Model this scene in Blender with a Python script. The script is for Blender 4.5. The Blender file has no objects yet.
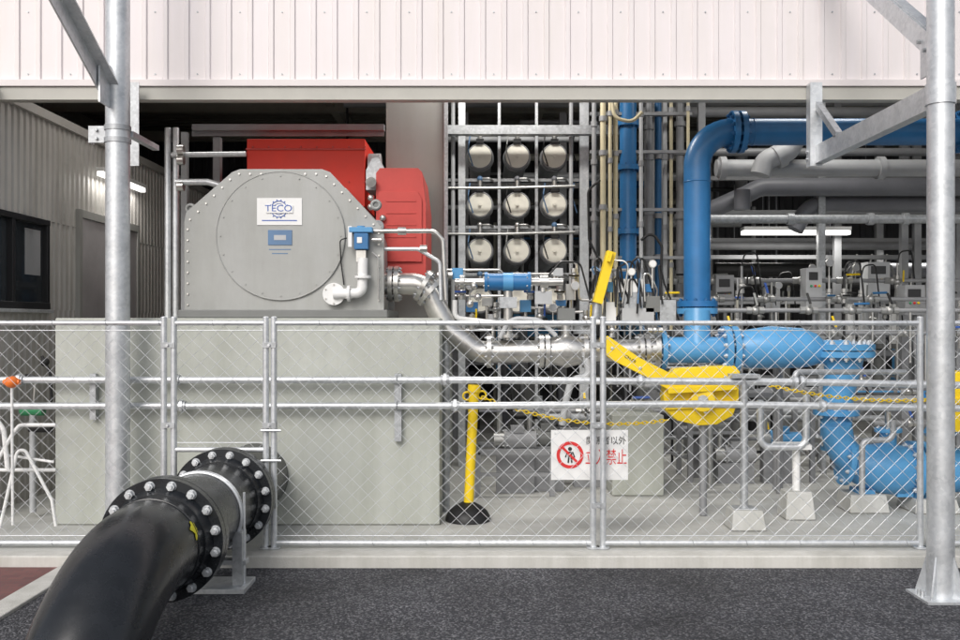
import bpy, math, random
from mathutils import Vector, Matrix
random.seed(7)
F=933.0; CH=1.6
def P(u,v,d): return Vector(((u-480)*d/F, d, CH-(v-323)*d/F))
def S(px,d): return px*d/F
scene=bpy.context.scene

# ------------------------------------------------ materials
def mat(name,col,rough=0.5,metal=0.0,var=0.12,nscale=4.0,bump=0.0,bscale=60.0,spec=0.5,stain=0.0,rvar=0.12,emit=0,coat=0):
    m=bpy.data.materials.new(name); m.use_nodes=True
    nt=m.node_tree; N=nt.nodes; L=nt.links
    b=N['Principled BSDF']
    tc=N.new('ShaderNodeTexCoord')
    n=N.new('ShaderNodeTexNoise'); n.inputs['Scale'].default_value=nscale; n.inputs['Detail'].default_value=8; n.inputs['Roughness'].default_value=0.65
    L.new(tc.outputs['Object'],n.inputs['Vector'])
    r=N.new('ShaderNodeValToRGB')
    c0=[max(0,c*(1-var)) for c in col]; c1=[min(1,c*(1+var)) for c in col]
    r.color_ramp.elements[0].position=0.3; r.color_ramp.elements[1].position=0.7
    r.color_ramp.elements[0].color=(*c0,1); r.color_ramp.elements[1].color=(*c1,1)
    L.new(n.outputs['Fac'],r.inputs['Fac'])
    out=r.outputs['Color']
    if stain>0:
        mp=N.new('ShaderNodeMapping'); mp.inputs['Scale'].default_value=(3.0,3.0,0.35)
        L.new(tc.outputs['Object'],mp.inputs['Vector'])
        n2=N.new('ShaderNodeTexNoise'); n2.inputs['Scale'].default_value=1.6; n2.inputs['Detail'].default_value=10; n2.inputs['Roughness'].default_value=0.7
        L.new(mp.outputs['Vector'],n2.inputs['Vector'])
        r2=N.new('ShaderNodeValToRGB'); r2.color_ramp.elements[0].position=0.35; r2.color_ramp.elements[1].position=0.62
        k=1-stain
        r2.color_ramp.elements[0].color=(k,k,k*0.97,1); r2.color_ramp.elements[1].color=(1,1,1,1)
        L.new(n2.outputs['Fac'],r2.inputs['Fac'])
        mx=N.new('ShaderNodeMixRGB'); mx.blend_type='MULTIPLY'; mx.inputs['Fac'].default_value=1
        L.new(out,mx.inputs['Color1']); L.new(r2.outputs['Color'],mx.inputs['Color2']); out=mx.outputs['Color']
    L.new(out,b.inputs['Base Color'])
    mr=N.new('ShaderNodeMapRange'); mr.inputs['To Min'].default_value=max(0.03,rough-rvar); mr.inputs['To Max'].default_value=min(1,rough+rvar)
    L.new(n.outputs['Fac'],mr.inputs['Value']); L.new(mr.outputs['Result'],b.inputs['Roughness'])
    b.inputs['Metallic'].default_value=metal
    b.inputs['Specular IOR Level'].default_value=spec
    if coat: b.inputs['Coat Weight'].default_value=coat
    if emit:
        b.inputs['Emission Color'].default_value=(1,0.98,0.94,1); b.inputs['Emission Strength'].default_value=emit
    if bump>0:
        n3=N.new('ShaderNodeTexNoise'); n3.inputs['Scale'].default_value=bscale; n3.inputs['Detail'].default_value=6
        L.new(tc.outputs['Object'],n3.inputs['Vector'])
        bp=N.new('ShaderNodeBump'); bp.inputs['Strength'].default_value=bump; bp.inputs['Distance'].default_value=0.01
        L.new(n3.outputs['Fac'],bp.inputs['Height']); L.new(bp.outputs['Normal'],b.inputs['Normal'])
    return m
def galv_mat(name,col,rough=0.42):
    m=mat(name,col,rough,0.6,0.12,9,0.05,40)
    nt=m.node_tree;N=nt.nodes;L=nt.links;b=N['Principled BSDF']
    v=N.new('ShaderNodeTexVoronoi'); v.inputs['Scale'].default_value=45
    tc=[x for x in N if x.type=='TEX_COORD'][0]; L.new(tc.outputs['Object'],v.inputs['Vector'])
    src=b.inputs['Base Color'].links[0].from_socket
    mx=N.new('ShaderNodeMixRGB'); mx.blend_type='OVERLAY'; mx.inputs['Fac'].default_value=0.18
    bw=N.new('ShaderNodeRGBToBW'); L.new(v.outputs['Color'],bw.inputs['Color'])
    L.new(src,mx.inputs['Color1']); L.new(bw.outputs['Val'],mx.inputs['Color2']); L.new(mx.outputs['Color'],b.inputs['Base Color'])
    return m
def asphalt_mat():
    m=bpy.data.materials.new('asphalt'); m.use_nodes=True
    nt=m.node_tree;N=nt.nodes;L=nt.links;b=N['Principled BSDF']
    tc=N.new('ShaderNodeTexCoord')
    v=N.new('ShaderNodeTexVoronoi'); v.inputs['Scale'].default_value=95
    L.new(tc.outputs['Object'],v.inputs['Vector'])
    bw=N.new('ShaderNodeRGBToBW'); L.new(v.outputs['Color'],bw.inputs['Color'])
    r=N.new('ShaderNodeValToRGB')
    r.color_ramp.elements[0].color=(0.018,0.019,0.025,1); r.color_ramp.elements[1].color=(0.22,0.22,0.235,1)
    e=r.color_ramp.elements.new(0.55); e.color=(0.047,0.048,0.057,1)
    r.color_ramp.elements[0].position=0.1; r.color_ramp.elements[-1].position=0.95
    L.new(bw.outputs['Val'],r.inputs['Fac'])
    n=N.new('ShaderNodeTexNoise'); n.inputs['Scale'].default_value=1.3; n.inputs['Detail'].default_value=7
    L.new(tc.outputs['Object'],n.inputs['Vector'])
    r2=N.new('ShaderNodeValToRGB'); r2.color_ramp.elements[0].color=(.65,.65,.65,1); r2.color_ramp.elements[1].color=(1.35,1.35,1.35,1)
    r2.color_ramp.elements[0].position=.3; r2.color_ramp.elements[1].position=.7
    L.new(n.outputs['Fac'],r2.inputs['Fac'])
    mx=N.new('ShaderNodeMixRGB'); mx.blend_type='MULTIPLY'; mx.inputs['Fac'].default_value=1
    L.new(r.outputs['Color'],mx.inputs['Color1']); L.new(r2.outputs['Color'],mx.inputs['Color2'])
    L.new(mx.outputs['Color'],b.inputs['Base Color'])
    b.inputs['Roughness'].default_value=0.8
    bp=N.new('ShaderNodeBump'); bp.inputs['Strength'].default_value=1.0; bp.inputs['Distance'].default_value=0.01
    iv=N.new('ShaderNodeMath'); iv.operation='SUBTRACT'; iv.inputs[0].default_value=1; L.new(v.outputs['Distance'],iv.inputs[1])
    ad=N.new('ShaderNodeMath'); ad.operation='ADD'; L.new(iv.outputs[0],ad.inputs[0]); L.new(bw.outputs['Val'],ad.inputs[1])
    L.new(ad.outputs[0],bp.inputs['Height']); L.new(bp.outputs['Normal'],b.inputs['Normal'])
    return m
def brick_mat():
    m=bpy.data.materials.new('red_paving'); m.use_nodes=True
    nt=m.node_tree;N=nt.nodes;L=nt.links;b=N['Principled BSDF']
    tc=N.new('ShaderNodeTexCoord'); br=N.new('ShaderNodeTexBrick')
    br.inputs['Color1'].default_value=(.19,.08,.075,1); br.inputs['Color2'].default_value=(.13,.06,.06,1); br.inputs['Mortar'].default_value=(.10,.08,.075,1)
    br.inputs['Scale'].default_value=5; br.inputs['Mortar Size'].default_value=.012
    L.new(tc.outputs['Object'],br.inputs['Vector']); L.new(br.outputs['Color'],b.inputs['Base Color']); b.inputs['Roughness'].default_value=.85
    return m
M={}
M['asphalt']=asphalt_mat(); M['brick']=brick_mat()
M['slab']=mat('concrete_floor',(0.52,0.52,0.50),.8,0,.1,1.8,.25,40,stain=.16)
M['kerb']=mat('kerb_concrete',(0.56,0.55,0.52),.85,0,.10,3,.35,90,stain=.20)
M['plinth']=mat('painted_concrete',(0.46,0.475,0.435),.75,0,.08,2.2,.15,30,stain=.14)
M['fascia']=mat('fascia_sheet',(0.77,0.72,0.73),.45,0,.02,1.5,0,stain=.04)
M['trim']=mat('trim',(0.72,0.67,0.665),.5,0,.04)
M['beam']=mat('beam_paint',(0.46,0.45,0.41),.55,0,.06)
M['beamd']=mat('purlin_paint',(0.36,0.35,0.30),.55,.1,.1)
M['hut']=mat('hut_cladding',(0.46,0.445,0.425),.5,0,.06,3,stain=.1)
M['deck']=mat('roof_deck',(0.26,0.25,0.22),.6,.2,.2)
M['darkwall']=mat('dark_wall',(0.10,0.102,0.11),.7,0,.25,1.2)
M['black']=mat('black_rubber',(0.012,0.012,0.013),.5,0,.2)
M['bpipe']=mat('black_pipe_coating',(0.013,0.015,0.018),.27,0,.3,5,.05,25,spec=.5,rvar=.12)
M['frame']=mat('dark_frame',(0.02,0.02,0.022),.35)
M['glass']=mat('dark_glass',(0.03,0.035,0.04),.06,0,.1,spec=.8,rvar=.02)
M['door']=mat('door_paint',(0.38,0.36,0.365),.5)
M['galv']=galv_mat('galvanised',(0.64,0.66,0.68),.42)
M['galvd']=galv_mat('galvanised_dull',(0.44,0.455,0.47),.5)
M['galvb']=mat('galvanised_shaded',(0.29,0.295,0.305),.55,.3,.15)  # darker copy of the galvanised steel, background shade put into its colour
M['wire']=mat('fence_wire',(0.62,0.64,0.66),.45,.5,.1)
M['steel']=mat('stainless',(0.58,0.57,0.55),.32,.9,.14,12)
M['steelb']=mat('steel_shaded',(0.40,0.40,0.39),.4,.6,.14,12)  # darker stainless copy, interior shade built into the colour
M['mach']=mat('machine_grey',(0.37,0.375,0.365),.45,.1,.07,3,.06,60,stain=.11)
M['machd']=mat('machine_dark',(0.18,0.185,0.18),.5,.2,.1)
M['red']=mat('red_paint',(0.66,0.035,0.018),.45,0,.08,3,spec=.3)
M['redd']=mat('red_motor',(0.52,0.07,0.06),.5,0,.10,3,spec=.3)
M['blue']=mat('blue_paint',(0.020,0.145,0.35),.4,0,.14,4,.04,30,coat=.1)
M['blueb']=mat('blue_paint_shaded',(0.018,0.11,0.26),.5,0,.2,4)  # darker copy of the blue paint, with background shade in the colour
M['lblue']=mat('light_blue_paint',(0.085,0.30,0.56),.42,0,.14,4,.05,30,coat=.1)
M['yellow']=mat('yellow_paint',(0.85,0.60,0.012),.45,0,.08,4)
M['white']=mat('white_paint',(0.78,0.78,0.77),.45,0,.05)
M['cream']=mat('vessel_cream',(0.88,0.85,0.75),.6,0,.05,8,spec=.25)
M['pvc']=mat('grey_pvc',(0.18,0.185,0.205),.45,0,.1)
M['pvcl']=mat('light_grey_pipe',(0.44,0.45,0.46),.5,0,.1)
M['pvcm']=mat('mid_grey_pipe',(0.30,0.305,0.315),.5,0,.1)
M['tan']=mat('tan_pipe',(0.55,0.49,0.33),.5,.05,.12)
M['colgrey']=mat('column_grey',(0.33,0.33,0.315),.6,0,.06,2,stain=.08)
M['orange']=mat('orange_paint',(0.85,0.20,0.03),.45)
M['green']=mat('green_paint',(0.05,0.30,0.13),.5)
M['signred']=mat('sign_red',(0.65,0.03,0.03),.5,0,.03)
M['signblue']=mat('sign_blue',(0.05,0.12,0.42),.5,0,.03)
M['signgrey']=mat('plate_blue_grey',(0.10,0.19,0.33),.4,0,.1)
M['signblack']=mat('sign_black',(0.02,0.02,0.02),.5)
M['lamp']=mat('fluorescent_tube',(0.9,0.9,0.88),.5,emit=1.8)
M['ymark']=mat('yellow_marking',(0.75,0.68,0.02),.6)

# ------------------------------------------------ mesh builder
BACK={'galv':'galvd','galvd':'galvb','white':'pvcl','pvcl':'pvcm','steel':'steelb','blue':'blueb','tan':'beamd'}  # background parts swap to darker materials, painting in the interior shade
class MB:
    def __init__(s,name,bevel=0.0,rm=None): s.n=name;s.v=[];s.f=[];s.mi=[];s.ms=[];s.bevel=bevel;s.rm=rm or {}
    def _m(s,k):
        k=s.rm.get(k,k)
        if k not in s.ms: s.ms.append(k)
        return s.ms.index(k)
    def add(s,vs,fs,k):
        o=len(s.v); s.v+= [Vector(x) for x in vs]; i=s._m(k)
        for f in fs: s.f.append([o+a for a in f]); s.mi.append(i)
    def box(s,a,b,k):
        x0,x1=sorted((a[0],b[0]));y0,y1=sorted((a[1],b[1]));z0,z1=sorted((a[2],b[2]))
        s.add([(x0,y0,z0),(x1,y0,z0),(x1,y1,z0),(x0,y1,z0),(x0,y0,z1),(x1,y0,z1),(x1,y1,z1),(x0,y1,z1)],
              [(3,2,1,0),(4,5,6,7),(0,1,5,4),(1,2,6,5),(2,3,7,6),(3,0,4,7)],k)
    def pbox(s,u0,v0,u1,v1,d,dep,k):
        a=P(u0,v0,d);b=P(u1,v1,d); s.box((a.x,d,a.z),(b.x,d+dep,b.z),k)
    def bar(s,p0,p1,w,h,k,up=Vector((0,0,1))):
        p0=Vector(p0);p1=Vector(p1);t=(p1-p0).normalized()
        if abs(t.dot(up))>.98: up=Vector((0,1,0))
        a=t.cross(up).normalized()*w/2; b=a.cross(t).normalized()*h/2
        vs=[p0-a-b,p0+a-b,p0+a+b,p0-a+b,p1-a-b,p1+a-b,p1+a+b,p1-a+b]
        s.add(vs,[(3,2,1,0),(4,5,6,7),(0,1,5,4),(1,2,6,5),(2,3,7,6),(3,0,4,7)],k)
    def prism(s,poly,y0,y1,k):
        n=len(poly)
        vs=[(x,y0,z) for x,z in poly]+[(x,y1,z) for x,z in poly]
        fs=[list(range(n)),list(range(2*n-1,n-1,-1))]+[(i,i+n,(i+1)%n+n,(i+1)%n) for i in range(n)]
        s.add(vs,fs,k)
    def _fr(s,t):
        t=t.normalized(); u=Vector((0,0,1)) if abs(t.z)<.9 else Vector((1,0,0))
        a=t.cross(u).normalized(); return a,a.cross(t).normalized()
    def cyl(s,p0,p1,r,k,r1=None,seg=20,caps=True):
        p0=Vector(p0);p1=Vector(p1); r1=r if r1 is None else r1
        a,b=s._fr(p1-p0); vs=[]
        for p,q in((p0,r),(p1,r1)):
            for i in range(seg):
                t=2*math.pi*i/seg; vs.append(p+a*math.cos(t)*q+b*math.sin(t)*q)
        fs=[(i,(i+1)%seg,(i+1)%seg+seg,i+seg) for i in range(seg)]
        if caps: fs+= [list(range(seg-1,-1,-1)),list(range(seg,2*seg))]
        s.add(vs,fs,k)
    def fil(s,pts,fr,k=7):
        pts=[Vector(p) for p in pts]; out=[pts[0]]
        for i in range(1,len(pts)-1):
            a,b,c=pts[i-1],pts[i],pts[i+1]; u=(a-b);w=(c-b);lu=u.length;lw=w.length
            if lu<1e-6 or lw<1e-6: continue
            u/=lu;w/=lw; ang=u.angle(w)
            if ang>3.1: out.append(b); continue
            d=min(fr/math.tan(ang/2),lu*.49,lw*.49)
            A=b+u*d;B=b+w*d; R=d*math.tan(ang/2)
            c0=b+(u+w).normalized()*(R/math.sin(ang/2))
            va=A-c0;vb=B-c0; tot=va.angle(vb)
            for j in range(k+1):
                t=j/k; out.append(c0+(va*math.sin((1-t)*tot)+vb*math.sin(t*tot))/math.sin(tot))
        out.append(pts[-1]); return out
    def tube(s,pts,r,k,fr=None,seg=14,closed=False,kk=7):
        if fr is None: fr=r*2.2
        pts=s.fil(pts,fr,kk) if (fr>0 and not closed) else [Vector(p) for p in pts]
        n=len(pts); vs=[];a=None
        for i,p in enumerate(pts):
            if closed: t=pts[(i+1)%n]-pts[i-1]
            else: t=(pts[min(i+1,n-1)]-pts[max(i-1,0)])
            if t.length<1e-9: t=Vector((0,0,1))
            t.normalize()
            if a is None: a,_=s._fr(t)
            a=(a-t*a.dot(t)).normalized(); b=a.cross(t)
            rr=r[i] if isinstance(r,list) else r
            for j in range(seg):
                q=2*math.pi*j/seg; vs.append(p+a*math.cos(q)*rr+b*math.sin(q)*rr)
        fs=[];m=n if closed else n-1
        for i in range(m):
            o=i*seg;o2=((i+1)%n)*seg
            for j in range(seg): fs.append((o+j,o2+j,o2+(j+1)%seg,o+(j+1)%seg))
        if not closed: fs+=[list(range(seg)),list(range(n*seg-1,(n-1)*seg-1,-1))]
        s.add(vs,fs,k)
    def sph(s,c,r,k,sc=(1,1,1),seg=18,rings=10):
        c=Vector(c);vs=[];fs=[]
        for i in range(rings+1):
            ph=math.pi*i/rings
            for j in range(seg):
                th=2*math.pi*j/seg
                vs.append(c+Vector((r*sc[0]*math.sin(ph)*math.cos(th),r*sc[1]*math.sin(ph)*math.sin(th),r*sc[2]*math.cos(ph))))
        for i in range(rings):
            for j in range(seg): fs.append((i*seg+j,(i+1)*seg+j,(i+1)*seg+(j+1)%seg,i*seg+(j+1)%seg))
        s.add(vs,fs,k)
    def flange(s,c,ax,R,th,k,nb=8,kb='galv',br=None,seg=32):
        c=Vector(c);ax=Vector(ax).normalized(); s.cyl(c-ax*th/2,c+ax*th/2,R,k,seg=seg)
        if nb:
            a,b=s._fr(ax); br=br or R*.075
            for i in range(nb):
                t=2*math.pi*(i+.5)/nb; p=c+(a*math.cos(t)+b*math.sin(t))*R*.84
                s.cyl(p-ax*(th/2+br*1.2),p+ax*(th/2+br*1.2),br*1.25,kb,seg=6)
                s.cyl(p-ax*(th/2+br*1.9),p+ax*(th/2+br*1.9),br*.6,kb,seg=8)
    def ring(s,c,ax,R,r,k,seg=32,ss=8):
        c=Vector(c);a,b=s._fr(Vector(ax))
        s.tube([c+a*math.cos(2*math.pi*i/seg)*R+b*math.sin(2*math.pi*i/seg)*R for i in range(seg)],r,k,0,ss,True)
    def build(s,parent=None):
        me=bpy.data.meshes.new(s.n); me.from_pydata([tuple(v) for v in s.v],[],s.f)
        for k in s.ms: me.materials.append(M[k])
        me.polygons.foreach_set('material_index',s.mi); me.polygons.foreach_set('use_smooth',[True]*len(me.polygons))
        me.update()
        me.set_sharp_from_angle(angle=math.radians(38))
        o=bpy.data.objects.new(s.n,me); scene.collection.objects.link(o)
        if parent: o.parent=parent
        if s.bevel>0:
            md=o.modifiers.new('bevel','BEVEL'); md.width=s.bevel; md.segments=2; md.limit_method='ANGLE'; md.angle_limit=math.radians(50); md.harden_normals=True
        return o
def empty(name):
    o=bpy.data.objects.new(name,None); o.empty_display_size=.2; scene.collection.objects.link(o); return o
def text(name,body,loc,size,k,parent,align='CENTER',ext=.0008,sx=1):
    c=bpy.data.curves.new(name,'FONT'); c.body=body; c.size=size; c.align_x=align; c.align_y='CENTER'; c.extrude=ext
    c.materials.append(M[k]); o=bpy.data.objects.new(name,c); o.location=loc; o.rotation_euler=(math.pi/2,0,0); o.scale=(sx,1,1)
    scene.collection.objects.link(o); o.parent=parent; return o

FL=0.08   # slab level
# ------------------------------------------------ ground
g=MB('ground'); g.add([(-150,-150,-.004),(150,-150,-.004),(150,250,-.004),(-150,250,-.004)],[(0,1,2,3)],'asphalt'); g.build()
g=MB('asphalt_road'); g.add([(-2.58,-12,0),(30,-12,0),(30,6.09,0),(-2.58,6.09,0)],[(0,1,2,3)],'asphalt'); g.build()
g=MB('brick_pavement'); g.add([(-30,-12,.006),(-2.74,-12,.006),(-2.74,6.09,.006),(-30,6.09,.006)],[(0,1,2,3)],'brick'); g.build()
g=MB('edging_kerb',.008)
g.box((-2.738,-8,-.05),(-2.58,6.085,.02),'kerb')
g.build()
g=MB('kerb',.014)
g.box((-14,6.09,-.06),(14,6.24,FL),'kerb')
g.build()
g=MB('concrete_floor'); g.box((-14,6.241,-.05),(14,17.5,FL-.003),'slab'); g.build()
# ------------------------------------------------ building
bld=empty('industrial_building')
def corr_x(mb,x0,x1,y,z0,z1,pitch,rw,depth,k,sl=.6):
    prof=[];x=x0
    while x<x1:
        prof+= [(x,y),(x+pitch*.5-rw*.5-depth*sl,y),(x+pitch*.5-rw*.5,y-depth),(x+pitch*.5+rw*.5,y-depth),(x+pitch*.5+rw*.5+depth*sl,y)]
        x+=pitch
    prof.append((x,y)); n=len(prof)
    vs=[(a,b,z0) for a,b in prof]+[(a,b,z1) for a,b in prof]
    mb.add(vs,[(i,i+1,i+1+n,i+n) for i in range(n-1)],k)
def corr_y(mb,x,y0,y1,z0,z1,pitch,depth,k):
    prof=[];y=y0
    while y<y1:
        prof+=[(x,y),(x,y+pitch*.45),(x+depth,y+pitch*.55),(x+depth,y+pitch*.9)]; y+=pitch
    prof.append((x,y)); n=len(prof)
    mb.add([(a,b,z0) for a,b in prof]+[(a,b,z1) for a,b in prof],[(i,i+1,i+1+n,i+n) for i in range(n-1)],k)
f=MB('fascia'); ZF=3.55
corr_x(f,-14,14,7.5,ZF,5.4,.17,.032,.015,'fascia',.6)
f.box((-14,7.53,ZF),(14,7.56,5.4),'fascia')
x=-14+.17
while x<13.9:
    for z in (ZF+.05,ZF+.55): f.cyl((x,7.50,z),(x,7.494,z),.007,'galvd',seg=6)
    x+=.34
f.build(bld)
f=MB('drip_trim',.003); f.box((-14,7.455,ZF-.055),(14,7.53,ZF-.002),'trim'); f.build(bld)
f=MB('eaves_beam',.003)
f.box((-14,7.475,ZF-.155),(14,7.49,ZF-.057),'beam'); f.box((-14,7.46,ZF-.165),(14,7.56,ZF-.155),'beam'); f.box((-14,7.49,ZF-.075),(14,7.56,ZF-.062),'beam')
f.build(bld)
f=MB('roof_deck')
y=7.57
while y<17.4:
    f.box((-14,y,5.0),(14,y+.14,5.05),'deck'); f.box((-14,y+.14,5.06),(14,y+.25,5.1),'deck'); y+=.25
for x in (-6.5,-2.2,.9,4.2,7.6): f.bar((x,7.6,4.88),(x,17.4,4.88),.12,.2,'beamd')
for y in (9.3,11.5,13.7,15.9):
    f.box((-13.9,y,4.7),(13.9,y+.1,4.72),'beamd'); f.box((-13.9,y+.045,4.72),(13.9,y+.055,4.88),'beamd')
f.box((-14,7.4,5.4),(14,17.6,5.45),'deck')
f.build(bld)
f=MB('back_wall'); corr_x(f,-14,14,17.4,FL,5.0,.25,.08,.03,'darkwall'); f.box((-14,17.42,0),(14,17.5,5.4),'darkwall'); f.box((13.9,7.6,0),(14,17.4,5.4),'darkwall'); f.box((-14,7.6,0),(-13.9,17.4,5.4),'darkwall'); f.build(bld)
f=MB('columns',.004)
a=P(386,103,9);b=P(446,300,9); f.box((a.x,9,FL),(b.x,9.45,5.0),'colgrey'); f.box((b.x-.02,8.97,FL),(b.x+.02,8.999,5.0),'galvd')
for x in (2.0,5.6,8.6):
    for yy in (10.6,15.2):
        f.box((x-.1,yy,FL),(x+.1,yy+.012,5),'galvb'); f.box((x-.1,yy+.19,FL),(x+.1,yy+.2,5),'galvb'); f.box((x-.006,yy+.012,FL),(x+.006,yy+.19,5),'galvb')
f.build(bld)
hut=empty('cladding_hut'); XH=-3.91
f=MB('side_wall')
W1,WZ0,WZ1=8.39,1.72,2.52
corr_y(f,XH,7.0,17,FL,WZ0,.105,.018,'hut'); corr_y(f,XH,7.0,17,WZ1,3.42,.105,.018,'hut'); corr_y(f,XH,W1,17,WZ0,WZ1,.105,.018,'hut'); 
corr_x(f,-10,XH,7.0,FL,3.42,.105,.04,.018,'hut'); f.box((-10,7.0,3.42),(XH+.05,17,3.5),'hut'); f.build(hut)
f=MB('window_frame',.003)
f.box((XH-.02,7.05,WZ0),(XH+.05,8.39,WZ0+.06),'frame'); f.box((XH-.02,7.05,WZ1-.05),(XH+.05,8.39,WZ1),'frame')
for yy in (7.05,7.72,8.34): f.box((XH-.02,yy,WZ0+.06),(XH+.045,yy+.05,WZ1-.05),'frame')
f.box((XH-.02,7.02,WZ0-.03),(XH+.07,8.42,WZ0-.002),'galv')
f.build(hut)
f=MB('window_glass'); f.box((XH-.01,7.08,WZ0+.05),(XH-.004,8.36,WZ1-.05),'glass'); f.build(hut)
f=MB('window_blind'); f.box((XH-.003,8.02,WZ0+.30),(XH+.001,8.30,WZ1-.10),'pvcm'); f.build(hut)
f=MB('door',.004); f.box((XH+.01,9.05,FL),(XH+.045,10.5,2.62),'door'); f.box((XH+.0,8.98,FL),(XH+.06,9.045,2.7),'colgrey'); f.box((XH,10.505,FL),(XH+.06,10.57,2.7),'colgrey'); f.box((XH,9.046,2.622),(XH+.06,10.504,2.7),'colgrey')
f.box((XH+.046,9.75,FL+.02),(XH+.05,9.76,2.6),'frame'); f.bar((XH+.08,9.68,1.0),(XH+.08,9.68,1.25),.02,.02,'steel'); f.build(hut)

# ------------------------------------------------ fluorescent lamps and added fill lamps
def lamp(p0,p1,w=.15,en=14,drop=.8):
    p0=Vector(p0);p1=Vector(p1); f=MB('fluorescent_or_fill_lamp',.003); f.bar(p0+Vector((0,0,.045)),p1+Vector((0,0,.045)),w,.04,'white')
    f.bar(p0,p1,w*.7,.04,'lamp')
    t=(p1-p0).normalized()
    for q in (p0+t*.3,p1-t*.3): f.cyl(q+Vector((0,0,.06)),q+Vector((0,0,drop)),.006,'galvd',seg=6)
    ob=f.build()
    l=bpy.data.lights.new('tube_or_fill_light','AREA'); l.shape='RECTANGLE'; l.size=(p1-p0).length; l.size_y=w; l.energy=en; l.color=(1,.97,.92)
    o=bpy.data.objects.new('tube_or_fill_light',l); scene.collection.objects.link(o); o.location=(p0+p1)/2-Vector((0,0,.03))
    o.rotation_euler=(0,0,math.atan2(t.y,t.x)); o.parent=ob
lamp(P(742,233,10.4),P(849,233,10.4),en=16); lamp(P(712,244,12.6),P(785,244,12.6),w=.12,en=14); lamp(P(893,244,11.5),P(990,244,11.5),w=.12,en=14)
lamp(P(845,181,13.5),P(905,181,13.5),w=.1,en=10); lamp((XH+.12,9.3,3.09),(XH+.12,10.5,3.09),w=.08,en=6,drop=.33)
for x0,yy,e in ((-3.2,8.6,16),(-.3,8.7,52),(2.6,8.7,26)):  # added fill lamps, unseen above the eaves, to brighten the interior
    lamp((x0,yy,4.55),(x0+1.2,yy,4.55),w=.25,en=e,drop=.4)

# ------------------------------------------------ steel posts
def gusset(mb,x,y,z,r,h,w,ang):
    dx,dy=math.cos(ang),math.sin(ang); t=.005; nx,ny=-dy*t,dx*t
    pr=[(r*.95,0),(r+w,0),(r+w,.02),(r*.98,h)]
    vs=[(x+dx*a+nx,y+dy*a+ny,z+b) for a,b in pr]+[(x+dx*a-nx,y+dy*a-ny,z+b) for a,b in pr]
    mb.add(vs,[(0,1,2,3),(7,6,5,4),(0,4,5,1),(1,5,6,2),(2,6,7,3),(3,7,4,0)],'galv')
pr_=MB('steel_post')
x,yv,r=2.68,5.43,.075
pr_.cyl((x,yv,0.012),(x,yv,5.6),r,'galv',seg=32)
pr_.box((x-.14,yv-.14,0.0),(x+.14,yv+.14,.014),'galv')
for a in range(4): gusset(pr_,x,yv,.014,r,.24,.065,math.pi/4+a*math.pi/2)
for sx in (-1,1):
    for sy in (-1,1): pr_.cyl((x+sx*.115,yv+sy*.02,.014),(x+sx*.115,yv+sy*.02,.045),.011,'galvd',seg=6)
pr_.cyl((x,yv,2.87),(x,yv,2.99),r+.008,'galv',seg=32)
pr_.box((x-.035,yv+r,2.86),(x-.028,7.44,3.0),'galv'); pr_.box((x-.028,yv+r,2.993),(x+.04,7.44,3.0),'galv'); pr_.box((x-.028,yv+r,2.86),(x+.04,7.44,2.867),'galv')
pr_.box((x-.075,7.36,2.84),(x-.067,7.45,3.5),'galv'); pr_.box((x-.067,7.36,2.84),(x+.02,7.368,3.5),'galv')
pr_.bar((x-.01,6.95,3.0),(x-.01,7.42,3.36),.05,.05,'galvd')
for zz in (2.9,2.96): pr_.cyl((x-.07,7.42,zz),(x-.09,7.42,zz),.012,'galvd',seg=6)
pr_.bar((x-.03,yv,3.18),(x-.03,7.3,4.55),.012,.12,'galv'); pr_.bar((x+.012,yv-.04,3.23),(x+.012,7.26,4.60),.07,.012,'galv')
pr_.box((x-.006,yv+.05,3.08),(x+.006,yv+.24,3.38),'galv')
for a_,b_ in ((.11,3.22),(.18,3.29)): pr_.cyl((x-.036,yv+a_,b_),(x-.055,yv+a_,b_),.013,'galvd',seg=6)
pr_.build()
pl=MB('steel_post')
x,yv,r=-2.62,6.75,.085
pl.cyl((x,yv,FL+.012),(x,yv,5.6),r,'galv',seg=32); pl.box((x-.14,yv-.14,FL),(x+.14,yv+.14,FL+.014),'galv')
for a in range(4): gusset(pl,x,yv,FL+.014,r,.18,.05,math.pi/4+a*math.pi/2)
pl.bar((x-.05,yv-.04,3.22),(x-.05,5.0,4.08),.014,.14,'galv'); pl.bar((x-.005,yv-.04,3.29),(x-.005,5.0,4.15),.08,.012,'galv')
pl.box((x-.035,yv-.26,3.14),(x-.022,yv-.03,3.44),'galv')
for zz in (2.9,2.99): pl.cyl((x,yv,zz),(x,yv,zz+.035),r+.008,'galvd',seg=32)
pl.box((x-.2,yv-.03,2.90),(x-.07,yv-.018,3.02),'galvd'); pl.box((x-.2,yv-.018,2.90),(x-.19,yv+.06,3.02),'galv')
for zz in (2.93,2.99): pl.cyl((x-.14,yv-.03,zz),(x-.14,yv-.05,zz),.012,'galvd',seg=6)
pl.box((x+.04,yv+.06,2.96),(x+.09,7.36,3.0),'galv')
pl.box((-2.80,7.36,2.84),(-2.792,7.45,3.5),'galvd'); pl.box((-2.792,7.36,2.84),(-2.69,7.368,3.5),'galvd')
pl.build()

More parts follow.
